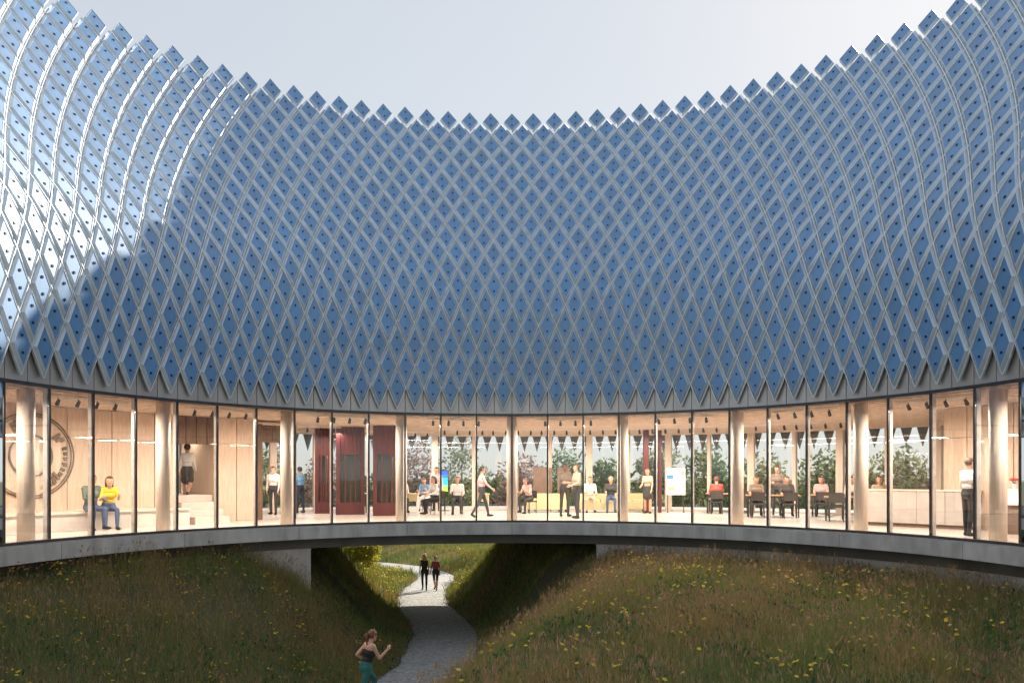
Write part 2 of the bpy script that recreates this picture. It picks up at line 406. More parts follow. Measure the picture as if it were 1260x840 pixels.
# mullions, panes and inner fins
for i in range(-NB, NB+1):
    a = i*DA; x, y = P(a, R0); mb = MB(); mb.box((0, .0, H_GL/2+.03), (.034, .05, H_GL-.06)); mo = mb.build('mullion', M['mull'], B, loc=(x, y, 0), rz=rot_of(a))
    mb = MB(); mb.box((0, 0, H_GL/2), (.05, .11, H_GL)); mb.build('mullion_fin', M['mull_l'], mo, loc=(0, .085, 0))
    if i < NB:
        mb = MB(); g = .0028; arc_solid(mb, R0-.008, R0+.008, .06, H_GL-.004, a+g, a+DA-g, 1); mb.build('glass_pane', M['glass'], B)
for i in range(-18, 19, 3):
    a = i*DA; x, y = P(a, R0+.62); mb = MB(); mb.cyl((0, 0, .005), (0, 0, H_GL), .165, n=20); o = mb.build('column', M['column'], B, smooth=False, loc=(x, y, 0))
    o.data.polygons.foreach_set('use_smooth', [len(p.vertices) == 4 for p in o.data.polygons])
# slab, floor, beam, ceiling
for i in range(-6, 6):
    mb = MB(); arc_solid(mb, R0-.32, RT, -.34, -.012, i*3*DA+.0006, (i+1)*3*DA-.0006); mb.build('floor_slab', M['slab'], B)
mb = MB(); arc_solid(mb, R0-.05, RO, -.012, 0, -AMAX, AMAX); mb.build('interior_floor', M['floor'], B)
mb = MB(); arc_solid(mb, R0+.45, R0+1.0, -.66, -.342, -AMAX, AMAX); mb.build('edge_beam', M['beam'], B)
mb = MB(); arc_solid(mb, R0+.1, RO+.4, H_GL+.14, H_GL+.26, -AMAX, AMAX); mb.build('ceiling', M['ceil'], B)
r = R0+.5
while r < RO-.2:
    mb = MB(); arc_solid(mb, r, r+.07, H_GL, H_GL+.138, -AMAX, AMAX, 60); mb.build('ceiling_baffle', M['ceil'], B); r += .42
for sgn in (-1, 1):
    mb = MB(); a = sgn*AMAX; arc_solid(mb, R0+.11, RO, .001, H_GL+.13, min(a, a-sgn*.012), max(a, a-sgn*.012), 1); mb.build('end_light_stop', M['timber'], B)  # added caps, out of view, stop light leaking in at the cut ends
# abutments under the slab, either side of the passage
for a0, a1 in ((-1.85, -.575), (.245, 1.85)):
    mb = MB(); arc_solid(mb, R0+.52, R0+1.5, -3.4, -.664, a0, a1); mb.build('abutment', M['abut'], B)
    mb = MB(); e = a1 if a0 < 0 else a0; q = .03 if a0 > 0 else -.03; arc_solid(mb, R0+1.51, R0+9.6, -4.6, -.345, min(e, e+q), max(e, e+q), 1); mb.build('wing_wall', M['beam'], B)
# outer glazing: timber posts, panes and the hanging tile teeth outside
npost = 14
for i in range(-npost, npost+1):
    a = i*DA*.8; x, y = P(a, RO-.12); mb = MB(); mb.box((0, 0, H_GL/2+.065), (.24 if i % 2 == 0 else .12, .28, H_GL+.14-.012)); mb.build('window_post', M['column'], B, loc=(x, y, 0), rz=rot_of(a))
    if i < npost:
        mb = MB(); arc_solid(mb, RO-.01, RO+.01, .002, H_GL+.13, a+.008, a+DA*.8-.008, 1); mb.build('window_pane', M['glass'], B)
mb = MB(); arc_solid(mb, RO-.3, RO+.05, H_GL-.12, H_GL-.002, -1.2, 1.2); mb.build('window_head', M['column'], B)
mb = MB(); arc_solid(mb, RO-.2, RO+.05, .002, .08, -1.2, 1.2); mb.build('window_sill', M['column'], B)
for sgn in (-1, 1):
    mb = MB(); arc_solid(mb, RO-.1, RO+.05, .001, H_GL+.13, min(sgn*1.2, sgn*AMAX), max(sgn*1.2, sgn*AMAX)); mb.build('outer_wall', M['timber'], B)
tm = MB(); w = .29; tm.add([(-w, 0, .62), (w, 0, .62), (0, 0, -.42), (-w, .06, .62), (w, .06, .62), (0, .06, -.42)], [(0, 2, 1), (3, 4, 5), (0, 1, 4, 3), (1, 2, 5, 4), (2, 0, 3, 5)])
tme = tm.mesh('eave_tile', M['tooth'])
for i in range(-44, 45):
    a = i*.0272; x, y = P(a, RO+.32); o = bpy.data.objects.new('eave_tile', tme); o.location = (x, y, 2.80); o.rotation_euler = (0, 0, rot_of(a)); link(o, B)
# left timber gallery wall and right timber wall, in panels
RWL = 13.6
def panel_wall(a0, a1, r, z0=0.003, z1=H_GL-.005, mt='timber', w=.58, split=2.35, name='wall_panel'):
    n = max(1, round(abs(a1-a0)*r/w)); st = (a1-a0)/n
    for i in range(n):
        g = .0008*(1 if st > 0 else -1)
        for za, zb in ((z0, split-.006), (split+.006, z1)):
            if zb-za < .05: continue
            mb = MB(); off = random.uniform(0, .006); arc_solid(mb, r+off, r+.12, za, zb, min(a0+st*i+g, a0+st*(i+1)-g), max(a0+st*i+g, a0+st*(i+1)-g), 1); mb.build(name, M[mt], B)
panel_wall(-1.75, -.803, RWL)
panel_wall(-.803, -.712, RWL, z0=2.3, split=2.3, mt='timber_d', w=.32)
panel_wall(-.712, -.627, RWL)
panel_wall(.995, 1.75, RWL)
def radial_wall(a, r0, r1, z0, z1, name, m, th=.06):
    mb = MB(); x, y = P(a, (r0+r1)/2, 0)[:2]; mb.box((0, 0, (z0+z1)/2), (th, r1-r0, z1-z0)); return mb.build(name, m, B, loc=(x, y, 0), rz=rot_of(a))
radial_wall(-.805, RWL+.125, RO-.3, .003, H_GL-.006, 'side_wall', M['timber_d'], .12)
radial_wall(-.710, RWL+.125, 16.2, .003, H_GL-.006, 'side_wall', M['timber'], .12)
radial_wall(-.626, RWL+.125, 16.4, .003, H_GL-.006, 'side_wall', M['timber'], .12)
radial_wall(.993, RWL+.125, RO-.3, .003, H_GL-.006, 'side_wall', M['timber'], .12)
for st in range(4):
    mb = MB(); arc_solid(mb, 12.4+.5*st if st < 2 else 12.9+.45*(st-1), 17.9, .001+.20*st if st else .001, .20*(st+1), -.797, -.718, 4); mb.build('stair_step', M['bench'], B)
panel_wall(-.797, -.718, 18.0, mt='timber_d', w=.4)
# stone platform bench along the gallery wall
mb = MB(); arc_solid(mb, 12.35, RWL-.005, .002, .42, -1.75, -.812); pb = mb.build('platform_bench', M['bench'], B)
mb = MB(); arc_solid(mb, 12.30, RWL-.008, .423, .47, -1.75, -.812); mb.build('bench_top', M['column'], pb)


# ------------------------------------------------------------------ seal on the gallery wall
def seal():
    e = empty('wall_seal'); a = -1.086; x, y = P(a, RWL-.02); e.location = (x, y, 1.86); e.rotation_euler = (0, 0, rot_of(a))
    tag(e, 'large round bronze seal of rings and raised marks fixed to the timber gallery wall', 'seal')
    # local x runs along the wall, z up, -y faces the room; pieces bent slightly to the wall's curve
    def bend(u): return -(u*u)/(2*RWL)+.0
    def ringp(r0, r1, name, n=64):
        mb = MB(); vs = []; fs = []
        for i in range(n):
            t = 2*PI*i/n
            for r, d in ((r0, 0), (r1, 0), (r1, -.03), (r0, -.03)):
                u = r*math.cos(t); vs.append((u, d+bend(u)*-0-u*u/(2*RWL), r*math.sin(t)))
        for i in range(n):
            b = 4*i; c = 4*((i+1) % n)
            fs += [(b, c, c+1, b+1), (b+1, c+1, c+2, b+2), (b+2, c+2, c+3, b+3), (b+3, c+3, c, b)]
        mb.add(vs, fs); return mb.build(name, M['bronze'], e)
    ringp(1.055, 1.08, 'outer_ring'); ringp(.50, .54, 'inner_ring'); ringp(1.00, 1.012, 'thin_ring')
    # raised glyph-like marks around the band: stems and bars, a few of them heavy
    def glyph(t, r, h, w, strokes, nm='raised_mark'):
        mb = MB(); ct, st_ = math.cos(t), math.sin(t)
        for (u0, v0, u1, v1) in strokes:
            p = []
            for d in (0, -.028):
                for uu, vv in ((u0, v0), (u1, v0), (u1, v1), (u0, v1)):
                    rr = r+(vv-.5)*h; tt = (uu-.5)*w
                    X = rr*ct+tt*st_; Z = rr*st_-tt*ct
                    p.append((X, d-X*X/(2*RWL), Z))
            mb.hexa(p)
        mb.build(nm, M['bronze'], e)
    G = [[(0, .1, .62, .9), (.62, .35, 1, 1)], [(.1, .15, .9, .42), (.1, .55, .9, .85)], [(.05, .2, .95, .8)], [(.1, .1, .45, .9), (.55, .25, .95, .75)]]
    for i, dg in enumerate((118, 112, 60, 36, 29, 14, 5, -4, -14, -23, -32, -42, -49, -57, -66, -160, -168, 172, 186)):
        big = dg in (118, 36, -160, -42)
        glyph(R_(dg), .80 if big else .86, .30 if big else .16, .20 if big else .10, G[i % 4])
seal()

# ------------------------------------------------------------------ interior lighting: ceiling tracks with spotlights
def track(a, r, idx, where):
    x, y = P(a, r); e = empty('track_light', (x, y, H_GL), rot_of(a))
    tag(e, 'white ceiling light track with black spotlight heads %s' % where, 'track light', 'ceiling light tracks')
    MB().box((0, 0, -.03), (1.9, .04, .05)).build('rail', M['white'], e)
    for k in (-.7, -.23, .23, .7):
        mb = MB(); mb.cyl((k, 0, -.055), (k, 0, -.11), .012, n=6); mb.cyl((k, -.03, -.10), (k, .05, -.21), .035, .045, n=10); h = mb.build('spotlight_head', M['black'], e)
    ld = bpy.data.lights.new('track_lamp', 'AREA'); ld.shape = 'RECTANGLE'; ld.size = 1.9; ld.size_y = .5; ld.energy = LAMP*(2.4 if r < 13 else 1.25); ld.color = (1.0, .84, .70)
    lo = bpy.data.objects.new('track_lamp', ld); lo.location = (0, 0, -.24); link(lo, e)
LAMP = 36
spots = []
for i in range(-5, 5):
    a = (i+.5)*3*DA
    spots.append((a, 10.8))
for i in range(-6, 7): spots.append((i*.115, 17.6 if i in (-2, -3) else 15.6))
for i, (a, r) in enumerate(spots):
    where = 'near the courtyard glass' if r < 13 else 'deep in the room'
    if a < -.7: where += ' by the timber gallery'
    elif a > .8: where += ' above the reception end'
    elif abs(a) < .35: where += ' over the passage bays'
    elif a > 0: where += ' over the dining tables'
    else: where += ' by the maroon booths'
    track(a, r, i, where)

# ------------------------------------------------------------------ people
def clothm(name, c): return mat(name, c, 0.85, var=0.10, scale=25, bump=0.1, bscale=60)
def skinm(name, c): return mat(name, c, 0.5, var=0.05, scale=20)
PM = {'skin': skinm('skin_light', (.55, .32, .22)), 'skin2': skinm('skin_tan', (.42, .23, .14)), 'skin3': skinm('skin_brown', (.16, .085, .055)),
      'white': clothm('cloth_white', (.72, .70, .68)), 'pink': clothm('cloth_blush', (.60, .42, .42)), 'blue': clothm('cloth_blue', (.16, .35, .58)), 'navy': clothm('cloth_navy', (.02, .03, .06)),
      'black': clothm('cloth_black', (.015, .015, .017)), 'char': clothm('cloth_charcoal', (.05, .05, .052)), 'greyb': clothm('cloth_taupe', (.22, .17, .14)), 'beige': clothm('cloth_beige', (.50, .38, .28)),
      'yellow': clothm('cloth_yellow', (.72, .48, .03)), 'denim': clothm('cloth_denim', (.07, .11, .20)), 'red': clothm('cloth_red', (.45, .09, .07)), 'maroon': clothm('cloth_maroon', (.20, .05, .07)),
      'teal': clothm('cloth_teal', (.02, .13, .12)), 'greeng': clothm('cloth_sage', (.10, .14, .11)), 'shoe': clothm('shoe_black', (.02, .02, .02)), 'shoe_w': clothm('shoe_white', (.6, .6, .6)),
      'hair_d': mat('hair_dark', (.02, .014, .01), .55), 'hair_b': mat('hair_brown', (.075, .035, .018), .55), 'hair_r': mat('hair_auburn', (.16, .06, .03), .55), 'hair_g': mat('hair_grey', (.25, .23, .21), .6)}
def rx(v, t):
    c, s = math.cos(t), math.sin(t); return Vector((v[0], v[1]*c-v[2]*s, v[1]*s+v[2]*c))
POSE = {}
def make_pose(key, legL=(0, 0), legR=(0, 0), armL=(0, 10), armR=(0, 10), lean=0, abd=8, sit=False, sleeve='long', skirt=False, female=False, trunk_top=True, capri=False):
    """hip/knee and shoulder/elbow angles in degrees; returns mesh + head transform"""
    caps = []   # (p0, p1, r0, r1, tag)
    hipz = .93; D = Vector
    ln = R_(-lean)
    def up(v):
        q = D(v)-D((0, 0, hipz)); q = rx(q, ln); return q+D((0, 0, hipz))
    sw = .165 if female else .19; cw = .115 if female else .135
    caps.append((D((-.07, 0, hipz+.0)), D((.07, 0, hipz+.0)), .115 if not female else .12, .115 if not female else .12, 2))
    caps.append((up((-.05, 0, hipz+.08)), up((.05, 0, hipz+.08)), .11, .11, 2))
    caps.append((up((-.05, 0, hipz+.18)), up((.05, 0, hipz+.18)), .098 if female else .112, .098 if female else .112, 1))
    caps.append((up((-.07, .01, hipz+.33)), up((.07, .01, hipz+.33)), cw, cw, 1))
    caps.append((up((-.09, 0, hipz+.44)), up((.09, 0, hipz+.44)), .09, .09, 1 if trunk_top else 0))
    caps.append((up((-sw+.02, 0, hipz+.485)), up((sw-.02, 0, hipz+.485)), .062, .062, 1 if trunk_top else 0))
    caps.append((up((0, 0, hipz+.50)), up((0, .02, hipz+.60)), .055, .052, 0))
    hc = up((0, .03, hipz+.71))
    for (z, y, r) in ((.03, -.01, .088), (-.03, .01, .076), (-.085, .03, .050)):
        q = rx(D((0, y, z)), ln*.3)+hc; caps.append((q-D((.010, 0, 0)), q+D((.010, 0, 0)), r, r, 0))
    nq = rx(D((0, .098, -.02)), ln*.3)+hc; caps.append((rx(D((0, .075, .01)), ln*.3)+hc, nq, .012, .015, 0))
    for sx in (-1, 1): q = rx(D((sx*.088, -.01, -.015)), ln*.3)+hc; caps.append((q, q+D((0, -.005, .03)), .014, .016, 0))
    low = 9
    for sx, (h, k) in ((-1, legL), (1, legR)):
        h, k = R_(h), R_(k); hp = D((sx*.095, 0, hipz-.02)); sp = .05 if sit else .015
        kn = hp+D((sx*sp, math.sin(h)*.43, -math.cos(h)*.43)); an = kn+D((0, math.sin(h-k)*.42, -math.cos(h-k)*.42))
        tg = 0 if skirt else 2
        caps.append((hp, kn, .088, .058, 2 if not skirt else 0)); caps.append((kn, kn*.6+an*.4, .058, .058, tg if not capri else 0)); caps.append((kn*.6+an*.4, an, .056, .040, tg if not capri else 0))
        fa = h-k+(0 if not sit else 0); fd = D((sx*.12, math.cos(min(.6, max(-.9, fa))), math.sin(min(.6, max(-.9, fa))))).normalized()
        if abs(fa) < .35 or sit: fd = D((sx*.15, 1, 0)).normalized()
        heel = an+D((0, -.02, -.04)); toe = heel+fd*.19
        caps.append((an, heel, .043, .042, 3)); caps.append((heel, heel+fd*.12, .042, .042, 3)); caps.append((heel+fd*.12, toe, .040, .030, 3))
        low = min(low, heel.z-.042, toe.z-.03)
        if skirt:
            caps.append((hp, hp*.35+kn*.65, .105, .105, 2))
    if skirt: caps.append((D((0, 0, hipz-.05)), D((0, .02, hipz-.28)), .14, .15, 2))
    for sx, (a, e) in ((-1, armL), (1, armR)):
        a, e = R_(a), R_(e); ab = R_(abd); sh_ = up((sx*sw, 0, hipz+.475))
        ul = D((sx*math.sin(ab), math.sin(a)*math.cos(ab), -math.cos(a)*math.cos(ab)))*.28
        ul = rx(ul, ln*.6); el = sh_+ul
        fl = D((sx*math.sin(ab)*(.3-.9*min(1, e/1.4)), math.sin(a+e), -math.cos(a+e))).normalized()*.25; wr = el+fl; fd = fl.normalized()
        tg1 = 1 if sleeve in ('long', 'short') else 0; tg2 = 1 if sleeve == 'long' else 0
        caps.append((sh_, el, .056 if not female else .047, .044 if not female else .037, tg1)); caps.append((el, wr, .043 if not female else .036, .029, tg2))
        side = D((0, 0, 1)).cross(fd); side = side.normalized() if side.length > .2 else D((1, 0, 0))
        pn = fd.cross(side).normalized()      # spread direction of the fingers
        lat = D((0, 1, 0)) if abs(fd.y) < .75 else D((0, 0, 1)); lat = (lat-fd*lat.dot(fd)).normalized()
        inw = fd.cross(lat).normalized()*(1 if fd.cross(lat).x*sx < 0 else -1)
        pa = wr+fd*.075
        caps.append((wr, pa-lat*.018, .028, .024, 0)); caps.append((wr+fd*.02, pa+lat*.018, .026, .024, 0))
        for fi, ll in enumerate((.062, .076, .080, .070)):
            b_ = pa+lat*(-.030+.020*fi); m_ = b_+fd*ll*.55+inw*.012; t_ = m_+fd*ll*.38+inw*.026
            caps.append((b_, m_, .0105, .010, 0)); caps.append((m_, t_, .010, .009, 0))
        b_ = wr+fd*.025+lat*.026; m_ = b_+lat*.028+fd*.03+inw*.01; caps.append((b_, m_, .013, .0115, 0)); caps.append((m_, m_+fd*.035+inw*.012, .0115, .010, 0))
    mb = MB()
    for p0, p1, r0, r1, tg in caps:
        if (p1-p0).length > 1e-4: mb.cyl(p0, p1, r0, r1, n=12)
        mb.ball(p0, r0*.995, n=10); mb.ball(p1, r1*.995, n=10)
    me = mb.mesh('tmp', PM['skin']); o = bpy.data.objects.new('tmp', me); COL.objects.link(o)
    md = o.modifiers.new('r', 'REMESH'); md.mode = 'VOXEL'; md.voxel_size = .0125
    sm = o.modifiers.new('s', 'SMOOTH'); sm.factor = .5; sm.iterations = 2
    dc = o.modifiers.new('d', 'DECIMATE'); dc.ratio = .35
    dg = bpy.context.evaluated_depsgraph_get(); nm = bpy.data.meshes.new_from_object(o.evaluated_get(dg)); bpy.data.objects.remove(o)
    nf = len(nm.polygons); ce = np.zeros(nf*3); nm.polygons.foreach_get('center', ce); ce = ce.reshape(-1, 3)
    best = np.full(nf, 1e9); ti = np.zeros(nf, int)
    for p0, p1, r0, r1, tg in caps:
        a_ = np.array(p0); d_ = np.array(p1-p0); L2 = max(1e-9, d_.dot(d_)); t_ = np.clip(((ce-a_) @ d_)/L2, 0, 1)
        ds_ = np.linalg.norm(ce-a_-t_[:, None]*d_, axis=1)-(r0+(r1-r0)*t_); k_ = ds_ < best; best[k_] = ds_[k_]; ti[k_] = tg
    nm.materials.clear()
    for m_ in ('skin', 'white', 'navy', 'shoe'): nm.materials.append(PM[m_])
    nm.polygons.foreach_set('material_index', ti.astype(np.int32)); nm.polygons.foreach_set('use_smooth', [True]*nf)
    vz = np.zeros(len(nm.vertices)*3); nm.vertices.foreach_get('co', vz); vz = vz.reshape(-1, 3); low = vz[:, 2].min(); vz[:, 2] -= low; nm.vertices.foreach_set('co', vz.ravel()); nm.update()
    nm.name = 'person_body'
    POSE[key] = (nm, hc-Vector((0, 0, low)), ln*.3)
make_pose('stand', (3, 2), (-4, 3), (4, 14), (-3, 10))
make_pose('stand_hold', (2, 2), (-3, 4), (12, 60), (8, 85))
make_pose('stand_short', (3, 2), (-4, 3), (4, 14), (10, 70), sleeve='short')
make_pose('walk', (24, 12), (-18, 14), (-20, 18), (24, 26))
make_pose('walk_skirt', (16, 6), (-16, 40), (-12, 12), (14, 20), skirt=True, female=True)
make_pose('walk_f', (14, 6), (-12, 10), (-10, 14), (14, 22), female=True, sleeve='none')
make_pose('stride_f', (20, 8), (-20, 12), (-14, 20), (14, 28), female=True, sleeve='short', capri=True)
make_pose('stand_skirt', (2, 2), (-2, 3), (6, 20), (10, 60), skirt=True, female=True)
make_pose('sit', (86, 84), (82, 88), (22, 55), (28, 60), lean=6, sit=True)
make_pose('sit_fwd', (84, 80), (88, 92), (38, 75), (34, 70), lean=18, sit=True, female=True, sleeve='short')
make_pose('run', (46, 70), (-22, 55), (-38, 88), (32, 92), lean=12, female=True, sleeve='none', trunk_top=False)
def hair_mesh(style):
    mb = MB(); bm = bmesh.new(); bmesh.ops.create_icosphere(bm, subdivisions=3, radius=1.0)
    for v in bm.verts:
        n_ = 1+.05*mnoise.noise(v.co*4)
        v.co = Vector((v.co.x*.097*n_, v.co.y*.108*n_-.012, v.co.z*.105*n_+.022))
    kill = [f for f in bm.faces if (f.calc_center_median().y > .028 and f.calc_center_median().z < .068) or f.calc_center_median().z < (-.055 if style == 'short' else -.07)]
    bmesh.ops.delete(bm, geom=kill, context='FACES')
    if style == 'long':
        for sx in (-.05, -.025, 0, .025, .05):
            bmesh.ops.create_cone(bm, cap_ends=True, segments=8, radius1=.034, radius2=.044, depth=.26, matrix=Matrix.Translation((sx*1.2, -.075, -.09)))
    if style == 'pony':
        bmesh.ops.create_uvsphere(bm, u_segments=8, v_segments=6, radius=.035, matrix=Matrix.Translation((0, -.125, .03)))
        bmesh.ops.create_cone(bm, cap_ends=True, segments=8, radius1=.012, radius2=.036, depth=.26, matrix=Matrix.Translation((0, -.15, -.09)) @ Matrix.Rotation(.15, 4, 'X'))
    if style == 'bun': bmesh.ops.create_uvsphere(bm, u_segments=10, v_segments=8, radius=.05, matrix=Matrix.Translation((0, -.10, .085)))
    me = bpy.data.meshes.new('hair'); bm.to_mesh(me); bm.free(); me.materials.append(PM['hair_b']); me.polygons.foreach_set('use_smooth', [True]*len(me.polygons)); return me
HAIR = {k: hair_mesh(k) for k in ('short', 'long', 'pony', 'bun')}
fm = MB()
for sx in (-1, 1): fm.ball((sx*.033, .083, .004), (.012, .008, .008), 6)
fm.ball((0, .080, -.062), (.024, .008, .006), 6, 1)
FACE = fm.mesh('face_features', [PM['hair_d'], mat('lips', (.35, .12, .10), .5)])
def person(pose, x, y, z, yaw, label, top, bottom, skin='skin', hair='short', hc='hair_b', shoe='shoe', scale=1.0, cat='person', group=None):
    me, hp, tilt = POSE[pose]
    o = bpy.data.objects.new('person', me); o.location = (x, y, z); o.rotation_euler = (0, 0, R_(yaw)); o.scale = (scale,)*3; COL.objects.link(o)
    tag(o, label, cat, group)
    for i, k in enumerate((skin, top, bottom, shoe)): o.material_slots[i].link = 'OBJECT'; o.material_slots[i].material = PM[k]
    h = bpy.data.objects.new('hair', HAIR[hair]); h.location = hp; h.rotation_euler = (tilt, 0, 0); link(h, o); h.material_slots[0].link = 'OBJECT'; h.material_slots[0].material = PM[hc]
    f = bpy.data.objects.new('face_features', FACE); f.location = hp; f.rotation_euler = (tilt, 0, 0); link(f, o)
    return o
SITZ = 0
person('sit_fwd', -10.30, 19.45, 0.0, 215, 'person in yellow top and jeans sitting on the gallery bench', 'yellow', 'denim', hair='long', hc='hair_b')
person('sit', -10.55, 19.08, 0.0, 236, 'person in sage jacket sitting on the bench beside the yellow top', 'greeng', 'denim', hair='short', hc='hair_d', skin='skin2')
person('walk_skirt', -9.95, 23.35, .601, 10, 'person in white blouse and dark skirt climbing the stair', 'white', 'char', hair='bun', hc='hair_d')
person('stand', -8.55, 27.3, 0, 175, 'person in white shirt standing in the dark timber portal', 'white', 'char', hair='short', hc='hair_b', scale=.97)
person('stand_short', -7.95, 28.6, 0, 60, 'person in light blue shirt standing by the far window', 'blue', 'navy', hair='short', hc='hair_d', scale=.97)
person('walk', -.99, 24.9, 0, -75, 'person in blush shirt and dark trousers walking past the glass', 'pink', 'char', hair='short', hc='hair_d', scale=.95)
person('stand', 1.80, 26.0, 0, 200, 'person in taupe jacket standing and talking behind the passage bays', 'greyb', 'char', hair='short', hc='hair_d', skin='skin3', scale=1.02)
person('stand_hold', 2.10, 24.7, 0, 110, 'person in long beige coat talking with one in taupe', 'beige', 'char', hair='short', hc='hair_b', scale=.99)
person('stand', -3.0, 30.2, 0, 180, 'person in blush top standing behind the seated group', 'pink', 'navy', hair='short', hc='hair_d', scale=.98)
person('stand_skirt', 5.02, 28.2, 0, 150, 'person in beige top and dark skirt beside the maroon post', 'beige', 'char', hair='long', hc='hair_r', scale=.93)
person('stand_hold', 9.35, 26.9, 0, 170, 'person in long charcoal jacket standing among the dining tables', 'greyb', 'char', hair='short', hc='hair_r', scale=.97)
person('stand', 10.30, 17.2, 0, -80, 'person in white shirt and black trousers standing at the reception counter', 'white', 'black', hair='short', hc='hair_b', scale=.99)
gz_ = lambda x, y: float(terrain(np.array([x]), np.array([y]))[0])
pz_ = lambda y: float(path_z(np.array(y)))+.05
person('run', -3.07, 16.0, pz_(16)-.0, -48, 'runner in black tank top and teal leggings jogging along the shaded path', 'black', 'teal', hair='pony', hc='hair_r', shoe='shoe_w', scale=.97)
person('walk_f', -4.25, 37.0, pz_(37), 180, 'walker in black sleeveless top and black leggings on the sunlit path', 'black', 'black', hair='long', hc='hair_d', scale=.98, skin='skin2')
person('stride_f', -3.72, 37.1, pz_(37), 172, 'walker in maroon top and capri leggings on the sunlit path', 'maroon', 'black', hair='short', hc='hair_r', scale=.95, skin='skin')

# ------------------------------------------------------------------ furniture
def chair(x, y, yaw, label, m='chair', group='dining chairs'):
    e = empty('chair', (x, y, 0), R_(yaw)); tag(e, label, 'chair', group); mm = M[m]
    MB().box((0, 0, .44), (.44, .44, .045)).build('seat', mm, e)
    mb = MB(); mb.box((0, -.215, .70), (.44, .03, .28)); mb.build('backrest', mm, e)
    for sx in (-1, 1):
        MB().cyl((sx*.19, -.20, 0), (sx*.19, -.205, .84), .014, n=6).build('leg', mm, e)
        MB().cyl((sx*.20, .20, 0), (sx*.18, .18, .42), .014, n=6).build('leg', mm, e)
    return e
def table(x, y, yaw, w, d, label, m='tabletop', h=.74, group='dining tables'):
    e = empty('dining_table', (x, y, 0), R_(yaw)); tag(e, label, 'table', group)
    MB().box((0, 0, h-.018), (w, d, .036)).build('table_top', M[m], e)
    MB().box((0, 0, h-.065), (w-.2, d-.2, .055)).build('apron', M['chair'], e)
    for sx in (-1, 1):
        for sy in (-1, 1): MB().box((sx*(w/2-.06), sy*(d/2-.06), (h-.037)/2), (.045, .045, h-.037)).build('leg', M['chair'], e)
    return e
lay = [(8.05, 28.2, 12, 'diner in red'), (8.75, 25.6, 15, 'two facing diners'), (11.1, 26.0, 20, 'diner in blush'), (10.45, 23.3, 22, 'bottle'), (12.1, 23.9, 24, 'leafy window')]
for i, (x, y, yw, wn) in enumerate(lay):
    table(x, y, -yw, 1.7, .8, 'oak dining table with dark legs, the one by the %s' % wn)
    c, s_ = math.cos(R_(-yw)), math.sin(R_(-yw))
    for dx in (-.5, .5):
        for dy, yy in ((-.62, 0), (.62, 180)):
            chair(x+dx*c-dy*s_, y+dx*s_+dy*c, -yw+yy, 'dark dining chair drawn up to the oak table by the %s' % wn, group='dining chairs by the %s' % wn)
def seated(x, y, yaw, label, top, bottom, hair='short', hc='hair_d', skin='skin', pose='sit', scale=.98):
    return person(pose, x, y, 0, yaw, label, top, bottom, skin, hair, hc, scale=scale)
def near(tb, dx, dy):
    x, y, yw, _ = lay[tb]; c, s_ = math.cos(R_(-yw)), math.sin(R_(-yw)); return x+dx*c-dy*s_, y+dx*s_+dy*c
for tb, dx, dy, face, lb, tp, hr, hcx in ((0, -.5, -.62, 0, 'diner in red shirt seated with back to the courtyard', 'red', 'short', 'hair_r'),
        (1, -.5, .66, 180, 'diner in taupe jacket seated facing the courtyard glass', 'greyb', 'short', 'hair_d'), (1, .5, .66, 180, 'diner in charcoal top seated facing the courtyard glass', 'char', 'short', 'hair_b'),
        (2, -.5, .66, 180, 'diner in blush top seated at the far dining table', 'pink', 'long', 'hair_d'), (2, .5, .66, 180, 'diner in white shirt seated at the far dining table', 'white', 'short', 'hair_d'),
        (4, -.5, .66, 180, 'diner in beige top seated by the leafy window', 'beige', 'long', 'hair_r')):
    x, y = near(tb, dx, dy-.06); seated(x, y, -lay[tb][2]+face, lb, tp, 'char', hair=hr, hc=hcx)
bx_, by_ = near(3, .2, 0)
mb = MB(); mb.cyl((0, 0, 0), (0, 0, .20), .04, n=12); mb.cyl((0, 0, .20), (0, 0, .25), .04, .014, n=12); mb.cyl((0, 0, .25), (0, 0, .31), .014, n=10)
e = mb.build('bottle', mat('bottle_glass_blue', (.03, .12, .30), .15), loc=(bx_, by_, .741)); tag(e, 'blue glass bottle standing on an oak dining table', 'bottle')
# lounge: yellow tables and sofas
def sofa(x, y, yaw, w, label):
    e = empty('sofa', (x, y, 0), R_(yaw)); tag(e, label, 'sofa', 'yellow sofas')
    bs = MB().box((0, .0, .25), (w, .72, .26)).build('base', M['yellow'], e)
    for k in range(2): MB().box(((k-.5)*w/2, .04, .43), (w/2-.02, .62, .10), taper=.97).build('cushion', M['yellow'], bs)
    MB().box((0, -.30, .55), (w, .14, .32), taper=.97).build('backrest', M['yellow'], e)
    for sx in (-1, 1):
        for sy in (-1, 1): MB().cyl((sx*(w/2-.08), sy*.28, 0), (sx*(w/2-.08), sy*.28, .13), .02, n=6).build('leg', M['chair'], e)
sofa(1.35, 29.3, 180, 1.6, 'yellow sofa behind the two standing talkers')
sofa(3.35, 29.2, 180, 1.7, 'yellow sofa with two people seated on it')
sofa(4.6, 29.6, 180, 1.2, 'small yellow sofa beside the maroon post')
seated(2.95, 28.95, 180, 'person in white shirt seated on the yellow sofa', 'white', 'beige', hc='hair_r')
seated(3.75, 28.95, 175, 'person in dark jacket seated on the yellow sofa', 'char', 'denim', hc='hair_g')
seated(.65, 28.3, 140, 'person in blush top seated on a dark chair near the brown boards', 'pink', 'char', pose='sit_fwd', hair='long'); chair(.62, 28.24, 140, 'dark chair under the person in blush near the brown boards', group='lounge chairs')
